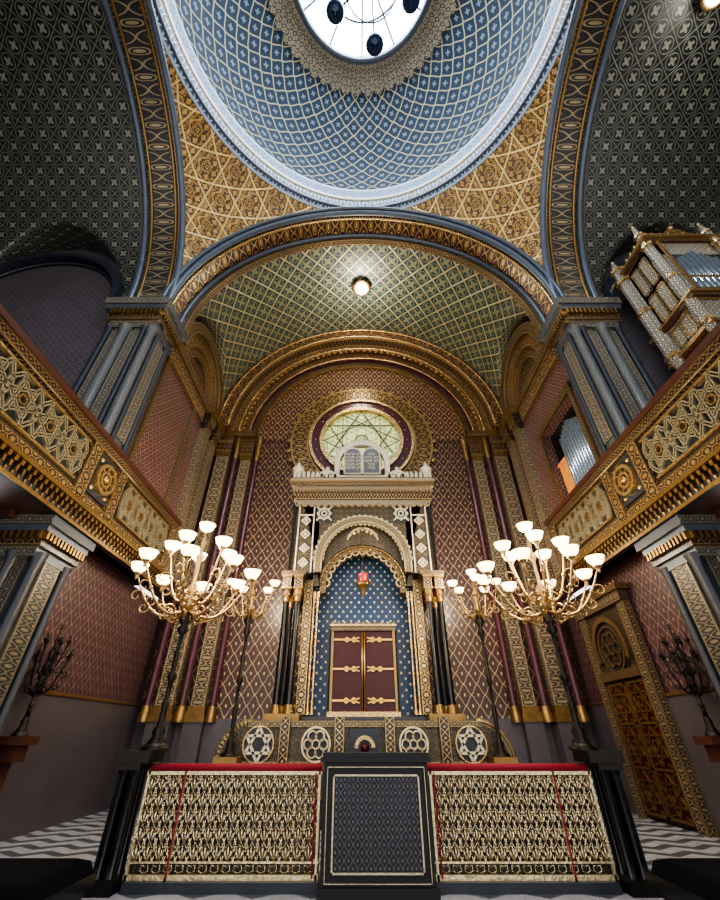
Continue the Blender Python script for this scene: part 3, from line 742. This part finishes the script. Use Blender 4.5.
t=thing('hanging_lamp','red glass eternal lamp hanging on brass chains in the ark arch','lamp',(0,13.0,5.9))
b=B(); 
for a in (0,T2/3,2*T2/3): b.tube([(.2*cos(a),12.9+.2*sin(a),5.6),(0,12.9,6.2)],.012,5)
b.tube([(0,12.9,6.2),(0,12.9,7.6)],.015,5); b.rev([(.001,-.35),(.05,-.3),(.04,-.2),(.16,.0),(.22,.08),(.2,.12),(.15,.12)],0,12.9,5.45,14)
for k in range(5):
    a=T2*k/5; b.sph((.24*cos(a),12.9+.24*sin(a),5.55),.04,6)
mk('chain_bowl',b,'golddark',t); mk('glass',B().rev([(.1,0),(.15,.1),(.14,.25),(.17,.34)],0,12.9,5.5,14),'redglass',t)
# ---------------------------------------------------------------- candelabra
def candelabrum(base,h,tiers,top,lab,lit=True,arm='gold',grp='branched candelabra',sh=1.0,pole='iron',orn=True,q0=1.0):
    bx,by,bz=base
    t=thing('candelabrum',lab,'candelabra',base,group=grp)
    b=B(); b.rev([(r*q0,z) for r,z in [(.12,0),(.14,.08),(.08,.16),(.1,.22),(.055,.3),(.045,.5),(.06,h*.3),(.035,h*.32),(.04,h*.45),(.08,h*.48),(.04,h*.52),(.055,h*.66),(.035,h*.68),(.035,h*.8),(.1,h*.84),(.05,h*.88),(.13,h*.93),(.05,h),(.03,h+.2)]],bx,by,bz,12)
    mk('pole',b,pole,t)
    mk('stem',B().rev([(r*q0,z) for r,z in [(.001,h),(.05,h),(.1,h+.12),(.04,h+.25),(.09,h+.38),(.03,h+.5),(.03,top-.6),(.08,top-.5),(.02,top-.38),(.05,top-.2),(.02,top-.1),(.02,top)]],bx,by,bz,12),arm,t)
    mk('base',B().rev([(.2*q0,0),(.2*q0,.04),(.15*q0,.07),(.12*q0,.1)],bx,by,bz,12),'iron',t)
    pos=[]
    for (n,r,z,off,zr) in tiers:
        for i in range(n):
            a=off+T2*i/n; ca,sa=cos(a),sin(a)
            P=[]
            for k in range(13):
                q=k/12; rr=r*(q**.85); zz=zr+(z-zr)*(q**2.2)-.2*sin(pi*q)*(1-.3*q)
                P.append((bx+ca*rr,by+sa*rr,bz+zz))
            ab=B().tube(P,[.03*q0,.014*q0],6).rev([(.001,-.12),(.03*q0,-.08),(.02*q0,-.06),(.055*q0,-.01),(.08*q0,.01),(.02,.03)],bx+ca*r,by+sa*r,bz+z,8)
            if orn:
                for k in (3,6,9): ab.sph(P[k],.038*q0,6)
            for (k,R0,sg,ph) in ((5,.15,1,0),(9,.12,-1,pi),(3,.12,-1,0),(7,.1,1,pi)):
                R0*=(.7 if q0<1 else 1)
                p0=P[k]; Q=[]
                for q in range(13):
                    rr=R0*(1-q/15); an=ph+q*.55
                    Q.append((rr*cos(an)-R0*cos(ph),sg*rr*sin(an)))
                ab.tube([(p0[0]+ca*x,p0[1]+sa*x,p0[2]+z_) for x,z_ in Q],[.016*q0,.009*q0],4)
                if k in (5,3): ab.sph((p0[0]+ca*Q[-1][0],p0[1]+sa*Q[-1][0],p0[2]+Q[-1][1]),.028*q0,6)
            mk('arm',ab,arm,t)
            pos.append((bx+ca*r,by+sa*r,bz+z))
    pos.append((bx,by,bz+top))
    for p in pos:
        if lit:
            pr=[(.02,0)]+[(.165*sh*sin(pi/2*j/7),.15*sh*(1-cos(pi/2*j/7))) for j in range(1,8)]+[(.185*sh,.175*sh),(.165*sh,.17*sh),(.12*sh,.08*sh),(.001,.05*sh)]
            mk('shade',B().rev(pr,p[0],p[1],p[2]+.02,20),'shade',t)
        else:
            mk('candle_socket',B().rev([(.001,.0),(.03,.0),(.015,.03),(.015,.1),(.001,.11)],p[0],p[1],p[2]+.02,8),'iron',t)
    return t
WC=(1,.83,.60)
M['lampbrass']=plain('warm_lamp_brass',hx('#a98d60'),.32,.8,ns=20,var=.4,bump=.3)
for s in (-1,1):
    candelabrum((s*3.15,7.35,1.42),1.95,[(8,1.0,2.55,.2,1.95),(5,.55,3.0,.75,2.2)],3.42,'tall candelabrum with glowing opal glass cups on curved arms',sh=.85,arm='lampbrass')
    light('lamp_light',(s*3.15,7.35,4.35),240,WC,.4)
    light('lamp_light',(s*3.15,7.35,5.5),210,WC,.4)
    candelabrum((s*3.1,11.42,1.2),3.1,[(5,.62,3.75,.5*s+.3,3.1)],4.1,'slender dark candelabrum with opal cups beside the ark',grp='ark side candelabra',sh=.8,arm='lampbrass')
    light('lamp_light',(s*3.1,11.6,5.7),460,WC,.3)
    mk('candelabrum_stand',B().box(s*3.1-.22,s*3.1+.22,11.2,11.64,0,1.0,0).box(s*3.1-.26,s*3.1+.26,11.15,11.65,1.0,1.2,1),['slated','golddark'],label='small dark stone pedestal with gilded top',cat='pedestal',group='candelabra pedestals')
    candelabrum((s*6.4,9.05,1.58),1.0,[(7,.36,1.35,.2,.8),(5,.22,1.6,.5,1.1)],1.8,'dark bronze unlit candelabrum on a wall bracket',lit=False,arm='iron',grp='unlit wall candelabra',q0=.7)
    mk('wall_bracket',B().box(s*6.15,s*6.74,8.82,9.3,1.45,1.58,0).box(s*6.25,s*6.74,8.9,9.22,1.2,1.45,0).box(s*6.42,s*6.74,8.96,9.18,.75,1.2,0),'wood',label='carved red-brown wooden wall bracket',cat='bracket',group='wall brackets')
# ---------------------------------------------------------------- bimah
YB=7.3
BM=thing('bimah_balustrade','silvered brass filigree balustrade with crimson velvet rail','balustrade',(0,YB,0))
mk('plinth',B().box(-3.1,3.1,YB-.12,YB+.3,0,.1,0),'slated',BM)
DX=.08
for s in (-1,1):
    x0,x1=.75+s*DX,3.14
    mk('backing',B().box(s*x0,s*x1,YB+.06,YB+.1,.1,1.16),'silverp',BM)
    mk('rail',B().tube([(s*x0,YB,1.22),(s*3.1,YB,1.22)],.05,10),'velvet',BM)
    b=B()
    for x in (x0+.03,2.6,x1-.03): b.box(s*x-.015,s*x+.015,YB-.03,YB+.03,.1,1.18)
    b.box(s*x0,s*x1,YB-.03,YB+.03,.1,.15).box(s*x0,s*x1,YB-.03,YB+.03,1.14,1.18).box(s*x0,s*x1,YB-.025,YB+.03,.25,.27)
    mk('frame',b,'goldp',BM)
    b=B(); cw=.15; nx=int((x1-x0-.08)/cw)
    for j in range(5):
        z0=.275+j*.173
        for i in range(nx+1):
            cx=s*(x0+.06+cw*(i+.5)); y=YB+.01
            if abs(cx)>x1-.05: continue
            # arched lens, leaf stem, paired side leaves and curled links
            b.tube([(cx,y,z0-.01),(cx-.045,y,z0+.05),(cx-.052,y,z0+.1),(cx,y,z0+.17),(cx+.052,y,z0+.1),(cx+.045,y,z0+.05),(cx,y,z0-.01)],.0085,4)
            b.tube([(cx,y-.015,z0+.01),(cx,y-.02,z0+.05),(cx,y-.03,z0+.09),(cx,y-.015,z0+.15)],[.005,.014,.02,.004],5)
            for k in (-1,1):
                b.tube([(cx,y-.015,z0+.02),(cx+k*.02,y-.02,z0+.03),(cx+k*.04,y-.028,z0+.07),(cx+k*.032,y-.015,z0+.11)],[.008,.015,.015,.003],5)
                c0=(cx+k*.068,z0+.1)
                b.tube([(c0[0]-k*.022*(1-q/10)*cos(q*.8),y-.012,c0[1]+.045*(1-q/10)*sin(q*.8)) for q in range(8)],[.011,.006],4)
                b.tube([(cx+k*.075,y-.01,z0+.17),(cx+k*.06,y-.02,z0+.15),(cx+k*.055,y-.01,z0+.13)],[.014,.012,.004],5)
                b.tube([(cx+k*.075,y-.01,z0+.0),(cx+k*.062,y-.02,z0+.025),(cx+k*.06,y-.01,z0+.05)],[.012,.012,.004],5)
            b.sph((cx+.075,y-.015,z0+.0),.018,6)
    for i in range(nx):
        cx=s*(x0+.06+cw*(i+.5))
        for k in (-1,1): b.tube([(cx,YB,.16),(cx+k*.05,YB,.18),(cx+k*.045,YB,.235),(cx,YB,.22)],.009,4)
    mk('grille',b,'grille',BM)
    for x in (2.6,x0+.08):
        mk('red_strip',B().box(s*x-.01,s*x+.01,YB-.045,YB-.03,.12,1.16),'velvet',BM)
    p=thing('corner_post','dark clustered bimah post with moulded cap','post',(s*3.38,YB,0),group='bimah corner posts')
    b=B(); px=s*3.36
    for dx,dy in ((-.08,-.1),(.08,-.1),(-.08,.12),(.08,.12)): b.rev([(.085,0),(.07,.1),(.06,1.0),(.085,1.08)],px+dx,YB+dy,.12,12)
    mk('shaft',b,'black',p)
    mk('base',B().box(px-.2,px+.2,YB-.24,YB+.26,.0,.14),'iron',p)
    mk('cap',B().box(px-.17,px+.17,YB-.2,YB+.22,1.2,1.28,0).box(px-.28,px+.2,YB-.24,YB+.28,1.28,1.42,0) if s>0 else B().box(px-.17,px+.17,YB-.2,YB+.22,1.2,1.28,0).box(px-.2,px+.28,YB-.24,YB+.28,1.28,1.42,0),'iron',p)
dk=thing('reading_desk','near-black wooden reading desk with latticed front panel','lectern',(DX,YB-.2,0))
def db(x0,x1,*a): return (DX+x0,DX+x1)+a
mk('body',B().box(*db(-.70,.70,YB-.4,YB-.13,.08,1.3,0)).box(*db(-.73,.73,YB-.44,YB-.13,0,.12,0)),['ink'],dk)
mk('top',B().box(*db(-.75,.75,YB-.46,YB-.1,1.3,1.35,0)).box(*db(-.72,.72,YB-.43,YB-.1,1.35,1.4,0)),'ink',dk)
mk('lattice_panel',B().box(*db(-.54,.54,YB-.42,YB-.4,.26,1.14)),'deskp',dk)
b=B()
for r,q in ((.57,.02),(.65,.008)):
    z0,z1=.7-(r-.1),.7+(r-.1)
    b.box(*db(-r,-r+q,YB-.44,YB-.4,z0,z1)).box(*db(r-q,r,YB-.44,YB-.4,z0,z1)).box(*db(-r,r,YB-.44,YB-.4,z0,z0+q)).box(*db(-r,r,YB-.44,YB-.4,z1-q,z1))
mk('moulding',b,'strap',dk)
for s in (-1,1):
    t=thing('bench','low dark bench with navy padded seat','bench',(s*3.95,5.8,0),group='low padded benches')
    def fn(a,bb,s=s):
        x=s*(3.1+1.8*a); y=5.2+1.25*bb
        e=min(1,8*min(a,1-a,bb*.8,(1-bb)*.8)); return (x,y,.34+.14*sqrt(max(0,1-(1-e)**2))),(a,bb)
    mk('cushion',B().grid(fn,24,16),'cushion',t)
    mk('seat',B().box(s*3.1,s*4.9,5.2,6.45,.2,.345),'black',t)
    for x in (3.17,4.75):
        for y in (5.28,6.3): mk('leg',B().box(s*x,s*(x+.08),y,y+.08,0,.22),'black',t)
# ---------------------------------------------------------------- door on the right wall
T=lambda p:(p[1],p[0],p[2])
dr=thing('door_1','carved maroon door with gilt lattice and horseshoe arch surround','door',(6.7,11.7,0),kind='structure')
M['bbronze']=pat('bronze_frieze',hx('#352a23'),hx('#94825f'),F_B(F_net(.2,.4,.06,.2,.1),.32),.055,bump=.7,metal=.5)
M['pbronze']=pat('bronze_filigree',hx('#30251e'),hx('#846f50'),F_arabs(.22,1.3),.07,bump=.7,metal=.5)
b=B(T)
b.box(10.5,10.8,6.55,6.74,0,4.4,0,'z').box(12.6,12.9,6.55,6.74,0,4.4,0,'z').box(10.45,12.95,6.48,6.74,4.4,4.65,0,'x').box(10.35,13.05,6.4,6.74,4.65,4.8,1)
b.box(10.8,12.6,6.62,6.74,2.8,4.4,2)
for i in range(14): b.sph((10.45+i*.19,6.5,4.85),.055,8,1)
mk('surround',b,['bbronze','bronze','pbronze'],dr)
b=B(T); b.ring(11.7,3.45,.66,.8,6.5,6.64,-.4,pi+.4,32,0); b.ring(11.7,3.45,.52,.57,6.53,6.64,0,T2,28,0)
for k in range(6): b.ring(11.7+.27*cos(pi/3*k),3.45+.27*sin(pi/3*k),.13,.17,6.54,6.64,0,T2,14,0)
b.box(10.8,12.6,6.5,6.64,2.75,2.95,0)
mk('arch_rosette',b,['bronze'],dr)
mk('fanlight',B(T).ring(11.7,3.45,.001,.66,6.6,6.63,0,T2,28),'dark',dr)
mk('door_leaf',B(T).box(10.8,12.6,6.62,6.7,0.05,2.75,0),'leaf',dr)
b=B(T)
for y0,y1 in ((10.85,11.68),(11.72,12.55)):
    b.box(y0,y0+.05,6.58,6.62,.1,2.7).box(y1-.05,y1,6.58,6.62,.1,2.7)
    for z in (.1,.94,1.8,2.64): b.box(y0,y1,6.58,6.62,z,z+.05)
    for zc in (.54,1.4,2.25):
        yc_=(y0+y1)/2
        for o in (pi/2,-pi/2):
            P=[(yc_+.37*cos(o+T2/3*k),zc+.38*sin(o+T2/3*k)) for k in range(3)]
            for k in range(3): b.strip(P[k],P[(k+1)%3],.035,6.58,6.62)
        b.ring(yc_,zc,.09,.12,6.58,6.62,0,T2,6)
        for sx in (-1,1):
            for sz in (-1,1): b.strip((yc_+sx*.19,zc+sz*.33),(yc_+sx*.39,zc+sz*.4),.03,6.59,6.62); b.strip((yc_+sx*.32,zc+sz*.19),(yc_+sx*.4,zc),.03,6.59,6.62)
mk('leaf_frame',b,'golddark',dr)
# ---------------------------------------------------------------- organ chamber in the right opening
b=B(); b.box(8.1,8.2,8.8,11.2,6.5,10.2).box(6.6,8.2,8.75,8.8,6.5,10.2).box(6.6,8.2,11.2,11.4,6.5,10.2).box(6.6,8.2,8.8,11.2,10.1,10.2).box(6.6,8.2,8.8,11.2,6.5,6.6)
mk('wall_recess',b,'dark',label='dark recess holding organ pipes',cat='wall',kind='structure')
oc=thing('organ_chest','honey coloured wooden organ chest with tin pipes','organ',(6.9,10,6.6))
mk('chest',B().box(6.5,6.9,10.5,11.1,6.6,8.8,0).box(6.48,6.95,10.45,11.15,8.8,8.9,0),'orange',oc)
mk('pipe_rack',B().box(6.45,7.2,8.85,10.45,6.6,7.15,0),'wood',oc)
for i in range(11):
    y=8.95+i*.14; h=2.55-.08*abs(i-6); mk('organ_pipe',B().rev([(.03,0),(.058,.25),(.058,h),(.044,h)],6.4,y,7.15,10),'tin',oc)
# main organ case: pipes face the nave
og=thing('organ','ornate carved organ case with tin pipes and red gilt trim','organ',(9.5,6.5,5.5))
XA,XZ,YA,YZ=8.0,12.4,5.8,7.2
mk('pedestal',B().box(8.5,12.2,6.1,7.1,5.5,8.8,0),'wood',og)
b=B()
b.box(XA,XZ,YA,YZ,9.35,10.25,0).box(XA,XA+.3,YA,YZ,10.25,12.9,0).box(XA,XZ,YA+.25,YZ,10.25,12.9,1).box(XA,XZ,YA,YA+.25,12.3,12.9,0)
mk('case',b,['organ','slated'],og)
b=B()
b.box(XA-.12,XZ,YA-.15,YZ+.05,10.2,10.32,0,'x').box(XA-.16,XZ,YA-.2,YZ+.05,10.32,10.38,1).box(XA-.12,XZ,YA-.12,YZ,9.28,9.38,1).box(XA-.02,XZ,YA-.05,YZ,9.08,9.28,0,'x').box(XA+.1,XZ,YA+.05,YZ,8.8,9.08,2,'x')
mk('corbel_moulding',b,['bred','gold','bgold2'],og)
b=B(); b.box(XA-.08,XZ,YA-.08,YZ+.05,12.85,13.0,0,'x').box(XA-.16,XZ,YA-.16,YZ+.1,13.0,13.1,1).box(XA,XZ,YA,YZ,13.1,13.18,2)
for i in range(20):
    x=XA+.05+i*.22; b.rev([(.04,0),(.025,.05),(.07,.12),(.015,.18),(.001,.3)],x,YA-.02,13.16,8,1)
for i in range(7): b.rev([(.04,0),(.025,.05),(.07,.12),(.015,.18),(.001,.3)],XA,YA+.15+i*.2,13.16,8,1)
for x in (9.0,10.6): b.ring(x,13.16,.28,.42,YA-.05,YA+.05,0,pi,16,1).ring(x,13.16,.001,.28,YA-.0,YA+.05,0,pi,16,0).sph((x,YA,13.7),.09,8,1)
mk('cornice',b,['bgold','gold','organ'],og)
def octo(b,r,z0,z1,cx,cy,mi=0,r1=None):
    b.rev([(.001,z0),(r,z0),(r1 or r,z1),(.001,z1)],cx,cy,0,8,mi,sm=False)
for tx,ty,k in ((7.95,6.95,.8),(7.98,5.85,.55),(9.85,5.75,.55)):
    b=B()
    octo(b,.06,8.9,9.4,tx,ty,0,.24*k); octo(b,.3*k,9.4,9.5,tx,ty,1); octo(b,.23*k,9.5,11.2,tx,ty,0); octo(b,.28*k,11.2,11.3,tx,ty,1); octo(b,.22*k,11.3,12.7,tx,ty,0); octo(b,.3*k,12.7,12.82,tx,ty,1); octo(b,.19*k,12.82,13.3,tx,ty,0); octo(b,.25*k,13.3,13.38,tx,ty,1); octo(b,.18*k,13.38,13.8,tx,ty,0,.04); b.sph((tx,ty,13.84),.06,8,1)
    mk('turret',b,['organ','gold'],og)
for a,c,m in ((8.2,9.65,9),(10.05,11.6,9)):
    for i in range(m):
        x=a+(c-a)*(i+.5)/m; h=1.95-.11*abs(i-(m-1)/2)
        mk('organ_pipe',B().rev([(.03,0),(.072,.3),(.072,h),(.058,h)],x,5.78,10.38,12),'tin',og)
b=B(); b.box(8.15,12.2,5.66,5.69,11.0,11.07).box(8.15,12.2,5.66,5.69,10.5,10.55)
for x in (8.15,9.68,10.02,11.65): b.box(x-.03,x+.03,5.66,5.72,10.38,12.8)
mk('pipe_band',b,'gold',og)
b=B()
for z0,z1 in ((9.5,10.1),(10.5,11.5),(11.65,12.7)):
    for y0,y1 in ((6.08,6.36),(6.42,6.7)):
        b.box(XA-.03,XA,y0,y1,z0,z1,0); 
        for (a,c,d,e) in ((y0,y1,z0,z0+.04),(y0,y1,z1-.04,z1),(y0,y0+.03,z0,z1),(y1-.03,y1,z0,z1)): b.box(XA-.05,XA-.03,a,c,d,e,1)
mk('side_panel',b,['organ','gold'],og)
# ---------------------------------------------------------------- light
wd=bpy.data.worlds.new('w'); S.world=wd; wd.use_nodes=True
nt=wd.node_tree; bg=nt.nodes['Background']
tc=nt.nodes.new('ShaderNodeTexCoord'); nz=nt.nodes.new('ShaderNodeTexNoise'); nz.inputs['Scale'].default_value=3.5; nz.inputs['Detail'].default_value=2
nt.links.new(tc.outputs['Generated'],nz.inputs['Vector'])
rp=nt.nodes.new('ShaderNodeValToRGB'); rp.color_ramp.elements[0].position=.42; rp.color_ramp.elements[0].color=(.35,.34,.35,1)
rp.color_ramp.elements[1].position=.6; rp.color_ramp.elements[1].color=(1.0,.98,.95,1)
nt.links.new(nz.outputs[0],rp.inputs[0]); nt.links.new(rp.outputs[0],bg.inputs[0]); bg.inputs[1].default_value=2.9
def area(loc,rot,size,e,c):
    l=bpy.data.lights.new('skylight_daylight','AREA'); l.energy=e; l.size=size; l.color=c; l.shape='DISK'
    o=bpy.data.objects.new('skylight_daylight',l); COL.objects.link(o); o.location=loc; o.rotation_euler=rot
area((0,DC,zo+.4),(0,0,0),4.2,1000,(.86,.94,1))
# camera
cd=bpy.data.cameras.new('cam'); cd.lens=16; cd.sensor_width=36; cd.shift_x=2/900; cd.clip_start=.05
co=bpy.data.objects.new('camera',cd); COL.objects.link(co); co.location=(-.16,0,CAMZ); co.rotation_euler=(math.radians(90+35.46),0,0)
S.camera=co
